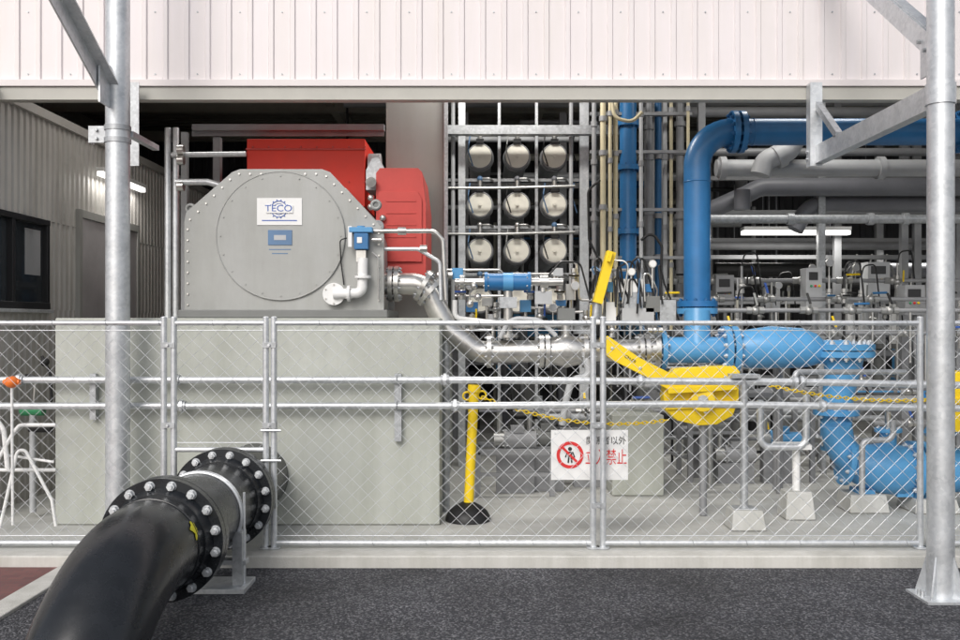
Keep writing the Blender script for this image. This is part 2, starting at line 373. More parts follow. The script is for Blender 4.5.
# ------------------------------------------------ fence
fen=empty('chain_link_fence'); DF=6.3
fx=lambda u:(u-480)*DF/F
fz=lambda v:CH-(v-323)*DF/F
fr=MB('frame_tubes')
ZT=fz(323); ZB=fz(543)
posts=[-330,164,174,266,274,593,603,920,930]
for i,u in enumerate(posts):
    r=.021
    fr.cyl((fx(u),DF,FL),(fx(u),DF,ZT+.035),r,'galv',seg=16); fr.sph((fx(u),DF,ZT+.035),r*1.03,'galv',(1,1,.5))
    fr.cyl((fx(u),DF,FL),(fx(u),DF,FL+.012),.045,'galv',seg=16)
def rail(u0,u1,z,r=.017): fr.cyl((fx(u0),DF,z),(fx(u1),DF,z),r,'galv',seg=14)
segs=[(-330,164,ZB),(174,266,fz(450)),(274,593,ZB),(603,920,ZB),(930,1300,ZB)]
for a,b,zb in segs:
    rail(a,b,ZT); rail(a,b,zb+.002); rail(a,b,ZT-.05,.003); rail(a,b,zb+.05,.003)
for u in (169,270,598):
    for v in (345,425,505):
        z=fz(v); fr.box((fx(u)-.045,DF-.027,z-.018),(fx(u)+.045,DF+.027,z+.018),'galvd'); fr.cyl((fx(u),DF-.03,z),(fx(u),DF-.042,z),.009,'galv',seg=6)
for v in (430,460):
    z=fz(v); fr.cyl((fx(262),DF-.03,z),(fx(282),DF-.03,z),.008,'galv',seg=8)
x=fx(-320)
while x<fx(1290):
    if not(fx(170)<x<fx(270)): fr.ring((x,DF,ZB),(1,0,.3),.020,.002,'galvd',10,4)
    fr.ring((x,DF,ZT),(1,0,.3),.020,.002,'galvd',10,4); x+=.36
fr.build(fen)
w=MB('mesh_wire')
def mesh(x0,x1,z0,z1,p=.108,rw=.0016,hr=.98):
    H=(z1-z0); k=hr
    n0=int((x0-H/k)/p)-1; n1=int((x1+H/k)/p)+1
    for i in range(n0,n1):
        for sgn in (1,-1):
            xb=i*p+random.uniform(-.003,.003)
            if sgn>0: t0=max(z0,z0+(x0-xb)*k); t1=min(z1,z0+(x1-xb)*k)
            else: t0=max(z0,z0+(xb-x1)*k); t1=min(z1,z0+(xb-x0)*k)
            if t1-t0<.01: continue
            yy=DF+.022+sgn*.0022+random.uniform(-.0005,.0005)
            nseg=max(2,int((t1-t0)/.25)+1); pts=[]
            for j in range(nseg+1):
                z=t0+(t1-t0)*j/nseg
                pts.append((xb+sgn*(z-z0)/k+ .005*math.sin(z*5+xb*3),yy,z))
            w.tube(pts,rw,'wire',0,5)
mesh(fx(-330),fx(162),ZB,ZT); mesh(fx(176),fx(264),fz(450),ZT); mesh(fx(276),fx(591),ZB,ZT); mesh(fx(605),fx(918),ZB,ZT); mesh(fx(932),fx(1300),ZB,ZT)
w.build(fen)

# ------------------------------------------------ big black pipe
bp=MB('black_pipe')
X,Z=-1.69,.445; R=.25
path=bp.fil([(X,8.6,Z),(X,3.90,Z),(X-.17,3.80,-1.4)],.80,24)
bp.tube([Vector(p) for p in path],R,'bpipe',0,48)
def bigfl(yc):
    for o in (-.031,.031):
        bp.cyl((X,yc+o-.027,Z),(X,yc+o+.027,Z),.33,'bpipe',seg=64)
    bp.cyl((X,yc-.12,Z),(X,yc-.06,Z),.257,'bpipe',r1=.28,seg=48); bp.cyl((X,yc+.06,Z),(X,yc+.12,Z),.28,'bpipe',r1=.257,seg=48)
    for i in range(16):
        t=2*math.pi*(i+.5)/16; a=X+math.cos(t)*.295;c=Z+math.sin(t)*.295
        bp.cyl((a,yc-.095,c),(a,yc+.095,c),.012,'galv',seg=10)
        bp.cyl((a,yc-.083,c),(a,yc-.060,c),.0225,'galv',seg=6); bp.cyl((a,yc+.060,c),(a,yc+.083,c),.0225,'galv',seg=6)
        bp.cyl((a,yc-.0605,c),(a,yc-.0585,c),.027,'galvd',seg=14)
bigfl(5.0); bigfl(6.15)
bp.ring((X,4.78,Z),(0,1,0),.251,.006,'bpipe',48,8)
for o in (-.012,0,.012): bp.ring((X,5.62+o,Z),(0,1,0),.255,.011,'galv',48,8)
bp.build()
st=MB('pipe_stand',.003)
st.box((X-.26,5.5,0.0),(X+.30,5.78,.03),'galv'); 
for sx in (-.2,.24): st.box((X+sx-.03,5.57,.03),(X+sx+.03,5.67,.35),'galvd')
st.box((X-.25,5.58,.15),(X+.29,5.66,.18),'galvd')
st.cyl((X+.27,5.62,.03),(X+.27,5.62,.58),.008,'galv',seg=8)
st.build()
ym=MB('paint_mark')
vs=[];fs=[]; prof=[(.0,.012),(.01,.05),(-.012,.085),(.004,.065),(.012,.04),(.0,.035),(-.01,.008)]
for i,(o,wd) in enumerate(prof):
    t=math.radians(34-i*3.8); rr=R+.004
    for j in range(3): vs.append((X+math.cos(t)*rr,4.76+o+wd*(j-1)*.5,Z+math.sin(t)*rr))
for i in range(6):
    for j in range(2): fs.append((i*3+j,i*3+j+1,(i+1)*3+j+1,(i+1)*3+j))
ym.add(vs,fs,'ymark'); ym.build()

# ------------------------------------------------ plinth
p=MB('concrete_plinth',.012); a=P(55,318,7.02);b=P(440,525,7.02)
p.box((a.x,7.02,FL),(b.x,10.2,a.z),'plinth'); p.build()
p=MB('equipment_plinth',.012); a=P(612,415,8.2); b=P(664,480,8.2); p.box((a.x,8.2,FL),(b.x,9.0,a.z),'plinth'); p.build()

# ------------------------------------------------ blower / machine
mc=empty('centrifugal_blower'); D=7.2
def poly(pts,d): return [((u-480)*d/F,CH-(v-323)*d/F) for u,v in pts]
h=MB('housing',.006)
out=[(184,313),(184,222),(186,212),(232,172),(240,169),(322,169),(330,172),(381,226),(384,234),(384,313)]
inn=[(190,313),(190,226),(192,216),(235,178),(242,175),(320,175),(326,178),(375,229),(378,237),(378,313)]
h.prism(poly(out,D),D,D+.03,'mach'); h.prism(poly(inn,D),D+.031,D+.85,'mach'); h.prism(poly(out,D),D+.86,D+.90,'mach')
a=P(180,306,D);b=P(388,318,D); h.box((a.x,D-.05,CH+.04),(b.x,D+.95,a.z-.03),'machd')
h.build(mc)
h=MB('cover_plate')
c=P(281,236,D); h.cyl((c.x,D-.014,c.z),(c.x,D-.001,c.z),S(64,D),'mach',seg=72)
h.ring((c.x,D-.014,c.z),(0,1,0),S(64,D),.004,'mach',72,6)
for i in range(20):
    t=2*math.pi*i/20; q=(c.x+math.cos(t)*S(60,D),c.z+math.sin(t)*S(60,D)); h.cyl((q[0],D-.014,q[1]),(q[0],D-.020,q[1]),.007,'mach',seg=6)
pp=poly([(188,308),(188,222),(236,174),(324,174),(379,230),(379,308)],D)
for i in range(5):
    A,B=pp[i],pp[i+1]; L_=math.hypot(B[0]-A[0],B[1]-A[1]); n=max(1,int(L_/.09))
    for j in range(n+1):
        t=(j+.3)/(n+1); h.cyl((A[0]+(B[0]-A[0])*t,D,A[1]+(B[1]-A[1])*t),(A[0]+(B[0]-A[0])*t,D-.01,A[1]+(B[1]-A[1])*t),.008,'steel',seg=6)
h.build(mc)
h=MB('lifting_lugs')
for u,v in ((191,209),(376,205)):
    c=P(u,v,D+.05); h.cyl((c.x,D+.04,c.z),(c.x,D+.06,c.z),.045,'machd',seg=20); h.ring((c.x,D+.035,c.z),(0,1,0),.03,.01,'mach',20,6)
h.build(mc)
h=MB('nameplates')
h.pbox(257,198,302,225,D-.02,.005,'white'); h.pbox(268,230,292,245,D-.02,.005,'signgrey')
c=P(279,209,D-.022); h.ring((c.x,c.y,c.z),(0,1,0),S(8,D),.003,'signblue',28,6); h.ring((c.x,c.y,c.z),(0,1,0),S(5.5,D),.002,'signblue',28,6)
for i in range(14):
    t=2*math.pi*i/14; h.box((c.x+math.cos(t)*.07-.004,D-.024,c.z+math.sin(t)*.07-.004),(c.x+math.cos(t)*.07+.004,D-.0205,c.z+math.sin(t)*.07+.004),'signblue')
h.pbox(266,205,293,213,D-.028,.003,'white'); h.pbox(262,220,297,221,D-.0215,.001,'signblue')
h.pbox(274,235,286,240,D-.0215,.001,'pvcl')
for u0,u1,v in ((269,291,249),(272,288,253)): h.pbox(u0,v,u1,v+1.0,D-.0152,.001,'signgrey')
h.build(mc)
text('nameplate_text','TECO',(P(279.5,209,D).x,D-.029,P(279,209,D).z),.07,'signblue',mc,sx=1.15)
h=MB('drain_pipe'); c0=P(334,294,D-.06)
h.cyl((c0.x,D,c0.z),(c0.x,D-.05,c0.z),S(10,D),'white',seg=24); h.flange((c0.x,D-.06,c0.z),(0,1,0),S(11,D),.02,'white',6,'steel')
h.tube([(c0.x,D-.08,c0.z),P(362,293,D-.08),P(363,258,D-.08)],S(5,D),'white',.05); h.flange(P(363,277,D-.08),(0,0,1),S(8,D),.02,'white',4,'steel'); h.flange(P(349,293.5,D-.08),(1,0,0),S(8,D),.02,'white',4,'steel')
h.build(mc)
h=MB('valve_actuator',.004)
h.pbox(349,227,372,232,D-.1,.09,'lblue'); h.pbox(354,233,368,249,D-.11,.1,'blue'); h.pbox(356,250,366,262,D-.08,.05,'steel'); h.pbox(357,237,362,243,D-.115,.005,'white')
h.pbox(348,226,352,247,D-.095,.02,'white'); h.cyl(P(361,233,D-.06),P(361,226,D-.06),.03,'lblue')
h.tube([P(347,238,D-.08),P(340,240,D-.06),P(341,262,D-.03),P(344,285,D-.02)],.005,'black',.03,8); h.tube([P(372,252,D-.05),P(378,258,D-.05),P(379,300,D-.05)],.007,'steel',.03,8)
h.cyl(P(372,240,D-.06),P(382,240,D-.06),.018,'steel')
h.build(mc)
h=MB('top_pipework')
h.tube([P(374,231,D),P(434,231,D),P(443,240,D),P(446,300,D)],S(2.4,D),'steel',.08,10)
h.tube([P(384,249,D+.05),P(418,249,D+.05),P(440,262,D+.05),P(441,300,D+.05)],S(2,D),'galv',.06,10)
h.cyl(P(398,231,D),P(406,231,D),S(4,D),'steel'); h.cyl(P(420,249,D+.05),P(427,249,D+.05),S(4,D),'steel')
h.build(mc)

# ------------------------------------------------ red motor
mo=empty('electric_motor')
h=MB('terminal_cover',.012); a=P(247,139,8.3);b=P(365,190,8.3); h.box((a.x,8.3,b.z-.15),(b.x,9.1,a.z),'red'); h.box((a.x-.01,8.285,a.z-.1),(b.x+.01,8.299,a.z-.085),'redd')
for v in (147,182):
    for u in range(253,366,16): c=P(u,v,8.3); h.cyl((c.x,8.3,c.z),(c.x,8.29,c.z),.01,'redd',seg=6)
h.build(mo)
h=MB('motor_body',.01)
Dm=7.95
h.prism(poly([(376,283),(376,173),(380,168),(418,168),(422,172),(426,205),(426,283)],Dm),Dm,Dm+.9,'redd')
h.prism(poly([(379,262),(379,192),(418,192),(422,200),(422,262)],Dm),Dm-.02,Dm-.001,'redd')
for v in range(200,262,12): h.pbox(386,v,416,v+1.6,Dm-.026,.005,'redd')
h.prism(poly([(366,190),(366,170),(372,158),(378,157),(384,168),(384,190)],Dm+.05),Dm+.05,Dm+.4,'galvd')
h.cyl(P(371,182,Dm-.08),P(371,182,Dm),.045,'steel'); h.cyl(P(378,226,Dm-.15),P(378,226,Dm),.05,'galvd')
for u,v in ((371,198),(371,207),(383,218)): h.sph(P(u,v,Dm-.04),.028,'steel')
h.cyl(P(369,167,Dm+.5),P(381,167,Dm+.5),.12,'galvd',seg=24)
h.build(mo)

h=MB('galvanised_pipework')
for u in (168,176): h.tube([P(u,330,8.3),P(u,128,8.3)],S(3.2,8.3),'galv',0,12)
h.tube([P(172,155,8.25),P(246,154,8.25)],S(2.6,8.3),'galv',0,12); h.tube([P(176,182,8.2),P(208,182,8.2),P(222,186,8.2),P(232,200,8.2)],S(3.2,8.3),'galv',.08,12)
h.pbox(192,124,384,130,8.6,.08,'galvb'); h.pbox(192,130.5,384,136,8.66,.01,'galvb'); h.pbox(213,137,220,330,8.7,.08,'galvb'); h.pbox(181,132,187,330,8.9,.06,'galvb')
for v in (150,160,186): h.cyl(P(178,v,8.2),P(184,v,8.2),S(5,8.3),'steel')
h.build()

# ------------------------------------------------ membrane vessel rack
rk=empty('membrane_vessel_rack'); D=10.0
h=MB('vessels'); cols=[480,517,554]; rows=[157,205,251,300]
for u in cols:
    for v in rows:
        c=P(u,v,D); r=S(12.3,D)
        h.cyl((c.x,D+.0,c.z),(c.x,D+3,c.z),r*.93,'pvcl',seg=28); h.cyl((c.x,D-.04,c.z),(c.x,D+.08,c.z),r,'pvcl',seg=32)
        h.cyl((c.x,D-.055,c.z),(c.x,D-.041,c.z),r*.93,'cream',seg=32); h.ring((c.x,D-.045,c.z),(0,1,0),r*.99,.008,'pvcm',32,6); h.ring((c.x,D+.1,c.z),(0,1,0),r,.02,'galvb',28,6)
        h.cyl((c.x,D-.075,c.z),(c.x,D-.056,c.z),r*.14,'cream',seg=16)
        h.box((c.x-.04,D-.10,c.z+r*1.03),(c.x+.04,D+.06,c.z+r+.045),'frame'); h.cyl((c.x,D-.06,c.z+r+.045),(c.x,D-.06,c.z+r+.12),.026,'steel'); h.sph((c.x,D-.06,c.z+r+.14),.032,random.choice(['signgrey','steel','pvc']))
        h.tube([(c.x,D-.06,c.z+r+.14),(c.x+.1,D-.09,c.z+r+.14),(c.x+.19,D+.05,c.z+r+.1)],.012,'steelb',.03,8)
h.build(rk)
h=MB('rack_frame',.002)
for u,wd,k in ((462,7,'galv'),(583,9,'galv')):
    a=P(u-wd/2,90,D);b=P(u+wd/2,90,D); h.box((a.x,D-.12,FL),(b.x,D-.04,4.4),k); h.box((a.x,D+2.4,FL),(b.x,D+2.48,4.4),'galvb')
for v in (132,179,226,273,321):
    a=P(446,v,D);b=P(588,v+3,D); h.box((a.x,D-.035,a.z),(b.x,D-.005,b.z),'galvd'); h.cyl((a.x,D+.14,a.z-.05),(b.x,D+.14,a.z-.05),.03,'pvcl')
a=P(448,125,9.6);b=P(620,134,9.6); h.box((a.x,9.6,a.z),(b.x,9.7,b.z),'galvd')
for u in (499,536): 
    a=P(u-1.5,90,D);b=P(u+1.5,90,D); h.box((a.x,D-.1,FL),(b.x,D-.04,4.4),'galvd')
for u in (453,571): h.tube([P(u,100,D-.2),P(u,330,D-.2)],S(2,D),'pvcl',0,8)
for v in (188,234): h.tube([P(446,v,D-.22),P(500,v,D-.22),P(575,v-2,D-.22)],S(1.3,D),'steelb',.05,8)
for u in (470,508,545,574):
    for v in (150,197,243): h.tube([P(u,v-14,D-.1),P(u-2,v,D-.16),P(u+3,v+16,D-.12)],.008,random.choice(['black','signgrey','steelb']),.03,6)
h.build(rk)

h=MB('riser_pipes')
for u,k,r,d in ((594,'galvb',2.5,9.4),(603,'tan',2.9,9.2),(610,'tan',2.0,9.2),(615.5,'tan',2.4,9.25),(641,'pvcl',2,9.3),(649,'galvb',3.4,9.8),(658,'blueb',3.4,9.9),(665,'pvcl',2.2,9.6),(671,'tan',1.8,9.5),(680,'galvb',4,10.2),(688,'tan',1.6,9.4)):
    h.tube([P(u,102,d),P(u,330,d)],S(r,d),k,0,10)
    for v in (118,160,215,262): v+=random.uniform(-12,12); h.cyl(P(u,v,d),P(u,v+5,d),S(r*1.4,d),'galvb',seg=10)
for v in (112,150,208,256): h.pbox(590,v,692,v+3,9.45,.05,'galvb')
h.tube([P(612,100,9.1),P(614,118,9.1),P(632,122,9.1),P(642,112,9.1)],S(1.8,9.1),'tan',.1,8)
h.tube([P(641,240,9.2),P(652,232,9.2),P(662,246,9.15),P(660,300,9.1)],S(1.4,9.1),'black',.1,8)
h.tube([P(600,180,9.1),P(588,190,9.1),P(589,240,9.1),P(600,262,9.1)],S(1.2,9.1),'black',.1,8)
h.build()

# ------------------------------------------------ blue pipes
b=MB('blue_pipe'); D=8.2; r=S(13.2,D)
b.tube([P(1100,132,D),P(697,132,D),P(697,345,D)],r,'blue',.30,28,kk=12)
for u in (733,741,960): b.flange(P(u,132,D),(1,0,0),S(21,D),.045,'blue',12,'blueb')
for v in (304,311): b.flange(P(697,v,D),(0,0,1),S(20,D),.05,'lblue' if v>305 else 'blue',10,'blueb')
b.ring(P(697,182,D),(0,0,1),r+.001,.005,'blue'); b.ring(P(752,132,D),(1,0,0),r+.001,.005,'blue')
b.build()
b=MB('blue_pipe'); D=9.5
b.tube([P(628,90,D),P(628,300,D)],S(8.5,D),'blue',0,20)
for v in (124,168,232,280): b.flange(P(628,v,D),(0,0,1),S(12,D),.05,'blue',8,'blueb')
b.build()
b=MB('blue_pump_header'); D=7.9
b.cyl(P(653,350,D),P(728,350,D),S(13,D),'lblue',seg=28)
b.flange(P(655,350,D),(1,0,0),S(20,D),.05,'steel',10); b.flange(P(662,350,D),(1,0,0),S(20,D),.04,'lblue',10)
b.flange(P(725,350,D),(1,0,0),S(24,D),.05,'lblue',12); b.flange(P(733,350,D),(1,0,0),S(24,D),.05,'lblue',12)
b.tube([P(733,350,D),P(745,349,D),P(770,347,D),P(800,348,D),P(812,350,D),P(820,352,D)],[S(q,D) for q in (14,19,21,20,17,12)],'lblue',0,32)
b.tube([P(697,312,D+.1),P(697,350,D)],S(13,D),'lblue',0,24)
b.cyl(P(818,352,D),P(848,352,D),S(12,D),'lblue',seg=24)
b.flange(P(843,347,D),(0,0,1),S(30,D),.05,'lblue',12); b.flange(P(843,354,D),(0,0,1),S(30,D),.05,'lblue',12)
b.tube([P(843,356,D),P(842,372,D),P(838,395,D),P(836,420,D),P(836,450,D)],[S(q,D) for q in (20,17,15,15,15)],'lblue',0,28)
b.flange(P(836,412,D),(0,0,1),S(22,D),.045,'lblue',8); b.flange(P(836,440,D),(0,0,1),S(21,D),.04,'steel',8)
b.build()
b=MB('blue_pump'); D=7.6
b.tube([P(836,425,D),P(840,450,D),P(862,466,D),P(890,470,D)],S(15,D),'lblue',.25,28)
b.tube([P(842,462,D),P(856,464,D),P(878,468,D),P(900,470,D),P(915,470,D)],[S(q,D) for q in (10,19,25,25,18)],'lblue',0,32)
b.flange(P(845,462,D),(1,0,-.15),S(23,D),.04,'lblue',8); b.flange(P(912,470,D),(1,0,0),S(29,D),.05,'lblue',12); b.flange(P(921,470,D),(1,0,0),S(29,D),.05,'lblue',12)
b.tube([P(921,470,D),P(1010,470,D)],S(22,D),'lblue',0,28)
b.tube([P(935,440,D+.2),P(948,420,D+.2),P(975,412,D+.2)],S(14,D),'lblue',.2,20)
b.cyl(P(888,446,D),P(888,430,D),S(8,D),'lblue'); b.flange(P(888,430,D),(0,0,1),S(13,D),.03,'lblue',6); b.cyl(P(888,430,D),P(888,412,D),S(3,D),'steel'); 
for u in (862,900,940): b.box((P(u-8,0,D).x,D-.1,FL+.12),(P(u+8,0,D).x,D+.1,P(0,488,D).z),'lblue')
b.build()
for u0,u1,v0,d in ((842,882,492,7.6),(905,950,496,7.6),(727,762,508,6.93),(781,811,490,7.3)):
    q=MB('concrete_footing',.012); a=P(u0,v0,d);bb=P(u1,v0,d); dd=(bb.x-a.x)/2
    n=[(a.x-.0,d-dd,FL),(bb.x+.0,d-dd,FL),(bb.x+.0,d+dd,FL),(a.x-.0,d+dd,FL),(a.x+.02,d-dd+.03,a.z),(bb.x-.02,d-dd+.03,a.z),(bb.x-.02,d+dd-.03,a.z),(a.x+.02,d+dd-.03,a.z)]
    q.add(n,[(3,2,1,0),(4,5,6,7),(0,1,5,4),(1,2,6,5),(2,3,7,6),(3,0,4,7)],'slab'); q.build()
h=MB('pipe_support',.002)
h.cyl(P(744,510,6.93),P(744,375,6.93),.028,'galvd',seg=14); h.box((P(730,0,6.93).x,6.87,P(0,378,6.93).z),(P(758,0,6.93).x,7.0,P(0,374,6.93).z),'galvd')
h.box((P(733,0,6.93).x,6.86,P(0,510,6.93).z),(P(755,0,6.93).x,7.0,P(0,507,6.93).z),'galv')
h.cyl(P(796,492,7.3),P(796,450,7.3),.03,'white',seg=14); h.pbox(780,445,812,450,7.2,.2,'white')
h.tube([P(760,400,7.2),P(760,447,7.2),P(806,447,7.2),P(806,395,7.2)],S(3.5,7.2),'galv',.08,12)
h.tube([P(862,495,7.2),P(862,440,7.2),P(893,440,7.2),P(893,420,7.2)],S(3,7.2),'galvd',.06,12)
h.build()

# ------------------------------------------------ stainless line
s=MB('stainless_pipeline'); D=7.55; r=S(11,D)
s.tube([P(385,284,D),P(424,284,D),P(448,330,D),P(478,352,D),P(655,350,D)],r,'steel',.16,28,kk=10)
for u in (391,397): s.flange(P(u,284,D),(1,0,0),S(18,D),.035,'steel',10,'galvd')
s.flange(P(424,286,D),(1,0,-.55),S(17,D),.035,'steel',10,'galvd'); s.flange(P(430,292,D),(1,0,-.9),S(17,D),.035,'steel',10,'galvd')
for u in (489,541,547,585,591,640,646): s.flange(P(u,351,D),(1,0,0),S(17,D),.035,'steel',8,'galvd')
s.tube([P(547,351,D),P(566,351,D),P(585,351,D)],[S(12,D),S(17,D),S(12,D)],'steel',0,20)
s.cyl(P(566,340,D),P(566,318,D),S(5,D),'steel'); s.pbox(558,308,575,320,D-.05,.12,'machd'); 
s.tube([P(455,300,D),P(455,318,D),P(520,326,D),P(600,322,D)],S(2.6,D),'white',.05,10)
s.tube([P(500,338,D-.1),P(510,318,D-.12),P(540,320,D-.1),P(556,336,D-.1)],S(2.4,D),'pvcl',.12,10)
s.tube([P(585,352,D-.1),P(590,378,D-.1),P(572,378,D-.12),P(566,400,D-.1),P(562,425,D-.1)],S(3.5,D),'pvcl',.1,12)
s.tube([P(446,340,D),P(446,520,D)],S(4,D),'galvd',0,10)
s.build()
a_=MB('pneumatic_actuator'); D=7.5
a_.cyl(P(487,282,D),P(528,282,D),S(8.5,D),'blue',seg=24); a_.cyl(P(503,282,D),P(513,282,D),S(9.3,D),'lblue',seg=24)
for u in (486,529): a_.flange(P(u,282,D),(1,0,0),S(10,D),.025,'blue',6,'steel')
a_.cyl(P(531,282,D),P(563,282,D),S(4,D),'steel'); a_.cyl(P(540,282,D),P(548,282,D),S(7,D),'steel'); a_.cyl(P(455,282,D),P(487,282,D),S(3.5,D),'steel'); a_.flange(P(462,282,D),(1,0,0),S(7,D),.03,'steel',6)
for u,v in ((474,286),(478,297),(470,304)): a_.sph(P(u,v,D-.02),.03,'steel')
a_.cyl(P(508,291,D),P(508,340,D),S(4.5,D),'steel'); a_.pbox(500,297,517,308,D-.05,.1,'galvd'); a_.pbox(535,291,552,304,D-.02,.06,'pvcl'); a_.cyl(P(543,287,D),P(543,292,D),.03,'steel')
a_.flange(P(508,322,D),(0,0,1),S(9,D),.025,'steel',6,'galvd'); a_.flange(P(508,336,D),(0,0,1),S(10,D),.025,'steel',6,'galvd')
a_.tube([P(548,276,D-.05),P(560,262,D-.05),P(580,262,D),P(590,300,D)],.008,'black',.06,8)
a_.build()
def valve(h,c,s=1.0,axis=(1,0,0),hk=None):
    c=Vector(c);ax=Vector(axis).normalized(); h.sph(c,.035*s,'steel',seg=12,rings=8)
    for q in (-1,1): h.cyl(c+ax*q*.03*s,c+ax*q*.07*s,.028*s,'steel',seg=8)
    up=Vector((0,-.7,.7)) if abs(ax.z)<.5 else Vector((.5,-.8,0)); up.normalize()
    h.cyl(c,c+up*.07*s,.01*s,'steel',seg=8); t=up.cross(ax).normalized() if random.random()<.5 else ax
    h.bar(c+up*.07*s,c+up*.075*s+t*.12*s,.018*s,.008*s,hk or random.choice(['signblue','black','black','blue','machd','yellow']),up)
def gauge(h,c,s=1.0):
    c=Vector(c); h.cyl(c,c+Vector((0,0,.09*s)),.007*s,'steel',seg=8); g=c+Vector((0,0,.13*s))
    h.cyl(g+Vector((0,-.03*s,0)),g,.04*s,'steel',seg=20); h.cyl(g+Vector((0,-.033*s,0)),g+Vector((0,-.0305*s,0)),.033*s,'pvcl',seg=20)
# small-bore fittings around the stainless line
h=MB('small_bore_fittings',.002); D=7.72
for (u0,v0,u1,v1,k) in ((452,268,463,279,'lblue'),(466,302,478,312,'blue'),(482,298,492,306,'steelb'),(520,300,531,312,'lblue'),(553,268,563,276,'pvcl'),(566,284,575,300,'steelb'),(556,300,566,306,'blue'),(604,282,613,292,'lblue'),(644,284,653,292,'blue'),(430,304,440,314,'galvd'),(488,314,498,324,'pvcl'),(574,322,590,334,'galvd')):
    h.pbox(u0,v0,u1,v1,D,.08,k); c=P((u0+u1)/2,v1,D+.04); h.cyl(c,c-Vector((0,0,.14)),.014,'steel',seg=8)
for (u,v) in ((445,275),(462,292),(496,310),(530,292),(560,292),(574,276),(586,318),(540,316),(472,322),(612,330),(655,330)): valve(h,P(u,v,D-.02),.9,(1,0,0) if u%2 else (0,0,1))
for (u0,v0,u1,v1) in ((440,270,560,274),(455,296,505,296),(520,308,600,312),(455,330,530,320),(560,262,592,300),(590,270,640,270)):
    h.tube([P(u0,v0,D+.04),P((u0+u1)/2,v0,D+.04),P((u0+u1)/2+3,v1,D+.04),P(u1,v1,D+.04)],.011,random.choice(['steel','galv','pvcl']),.03,8)
for (u,v) in ((470,300),(575,300),(553,322)): gauge(h,P(u,v,D-.06),.9)
h.build()
h=MB('instrument_cluster',.003); D=7.7
for (u0,v0,u1,v1,k) in ((619,279,643,292,'white'),(624,292,640,308,'galvd'),(606,302,616,322,'white'),(622,308,654,322,'pvcl'),(646,296,660,312,'machd'),(589,305,602,318,'galvd'),(660,300,676,322,'galvd')):
    h.pbox(u0,v0,u1,v1,D,random.uniform(.06,.14),k)
for i in range(14):
    u=random.uniform(590,672); h.tube([P(u,random.uniform(295,315),D-.03),P(u+random.uniform(-8,8),random.uniform(250,275),D-.02),P(u+random.uniform(-18,18),random.uniform(255,300),D),P(u+random.uniform(-25,25),330,D+.05)],S(1.0,D),random.choice(['black','black','steel','signgrey','steel']),.06,7)
for u,v in ((631,272),(652,264),(596,296)):
    c=P(u,v,D); h.cyl((c.x,D-.03,c.z),(c.x,D,c.z),S(4,D),'steel',seg=20); h.cyl((c.x,D-.034,c.z),(c.x,D-.031,c.z),S(3.2,D),'white',seg=20); h.cyl((c.x,D-.015,c.z-.2),(c.x,D-.015,c.z),.008,'steel',seg=8)
h.build()

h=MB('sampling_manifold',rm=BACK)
for i in range(18):
    d=random.uniform(8.9,10.4); u=random.uniform(705,950) if i%4 else random.uniform(590,700); v1=random.uniform(262,305); zt=P(u,v1,d).z; x=P(u,0,d).x
    h.cyl((x,d,.9),(x,d,zt),.012,random.choice(['steel','galvd','tan','white','black']),seg=8)
    valve(h,(x,d,zt-.2),1.0,(0,0,1)); 
    if random.random()<.3: gauge(h,(x,d,zt))
    else: h.tube([(x,d,zt),(x+.02,d-.02,zt+.12),(x+.15,d,zt+.14),(x+.22,d+.05,zt-.3)],.008,'black',.05,7)
for z,d in ((1.72,8.9),(1.84,9.4),(1.5,9.1),(2.05,9.9)):
    h.cyl((1.9,d,z),(5.4,d,z),.022,'galvd',seg=10)
    for i in range(6):
        x=2+i*.5+random.uniform(-.15,.15); valve(h,(x,d,z),1.2); h.cyl((x+.2,d,z),(x+.2,d,z-.5),.012,'steel',seg=8)
        if random.random()<.2: gauge(h,(x+.12,d,z+.02),.9)
h.build()
h=MB('control_box',.006,rm={'galvd':'galvb'})
for u0,u1,v0,v1,d,k in ((806,822,268,308,9.7,'pvcl'),(868,890,262,300,9.9,'pvcl'),(905,925,285,315,9.6,'pvcm'),(716,734,275,305,9.8,'pvcm'),(765,780,282,312,10,'pvcl')):
    h.pbox(u0,v0,u1,v1,d,.18,k); h.pbox(u0+3,v0+4,u1-4,v0+12,d-.006,.005,'frame'); h.cyl(P((u0+u1)/2,v1,d+.09),P((u0+u1)/2,v1+40,d+.09),.02,'galvd',seg=8)
    for q in range(3): c=P(u0+5+q*4,v0+18,d); h.cyl((c.x,d-.015,c.z),(c.x,d,c.z),.013,('green','signred','yellow')[q],seg=10)
h.build()

# ------------------------------------------------ yellow items
yy=MB('yellow_lever'); D=7.6
yy.bar(P(611,252,D),P(597,303,D),S(13,D),S(9,D),'yellow'); yy.bar(P(611,252,D-.045),P(608,262,D-.045),S(15,D),.02,'yellow'); yy.cyl(P(597,303,D),P(595,322,D),S(4,D),'galvd'); yy.build()
yg=MB('yellow_coupling_guard',.006); D=7.25
yg.prism(poly([(600,338),(608,336),(640,358),(672,374),(680,368),(735,366),(740,372),(738,384),(700,392),(672,392),(648,378),(612,360),(602,352)],D),D,D+.05,'yellow')
yg.prism(poly([(668,378),(676,369),(728,366),(740,376),(740,400),(734,416),(718,425),(700,426),(678,421),(666,410),(664,396)],D+.02),D+.052,D+.2,'yellow')
yg.prism(poly([(668,388),(737,384),(737,390),(668,394)],D-.02),D-.022,D-.002,'yellow')
yg.prism(poly([(667,405),(739,401),(738,406),(667,410)],D+.04),D+.03,D+.05,'yellow')
for u,v in ((612,348),(640,368),(690,380),(725,377),(705,412)): c=P(u,v,D); yg.cyl((c.x,D,c.z),(c.x,D-.015,c.z),.014,'galv',seg=6)
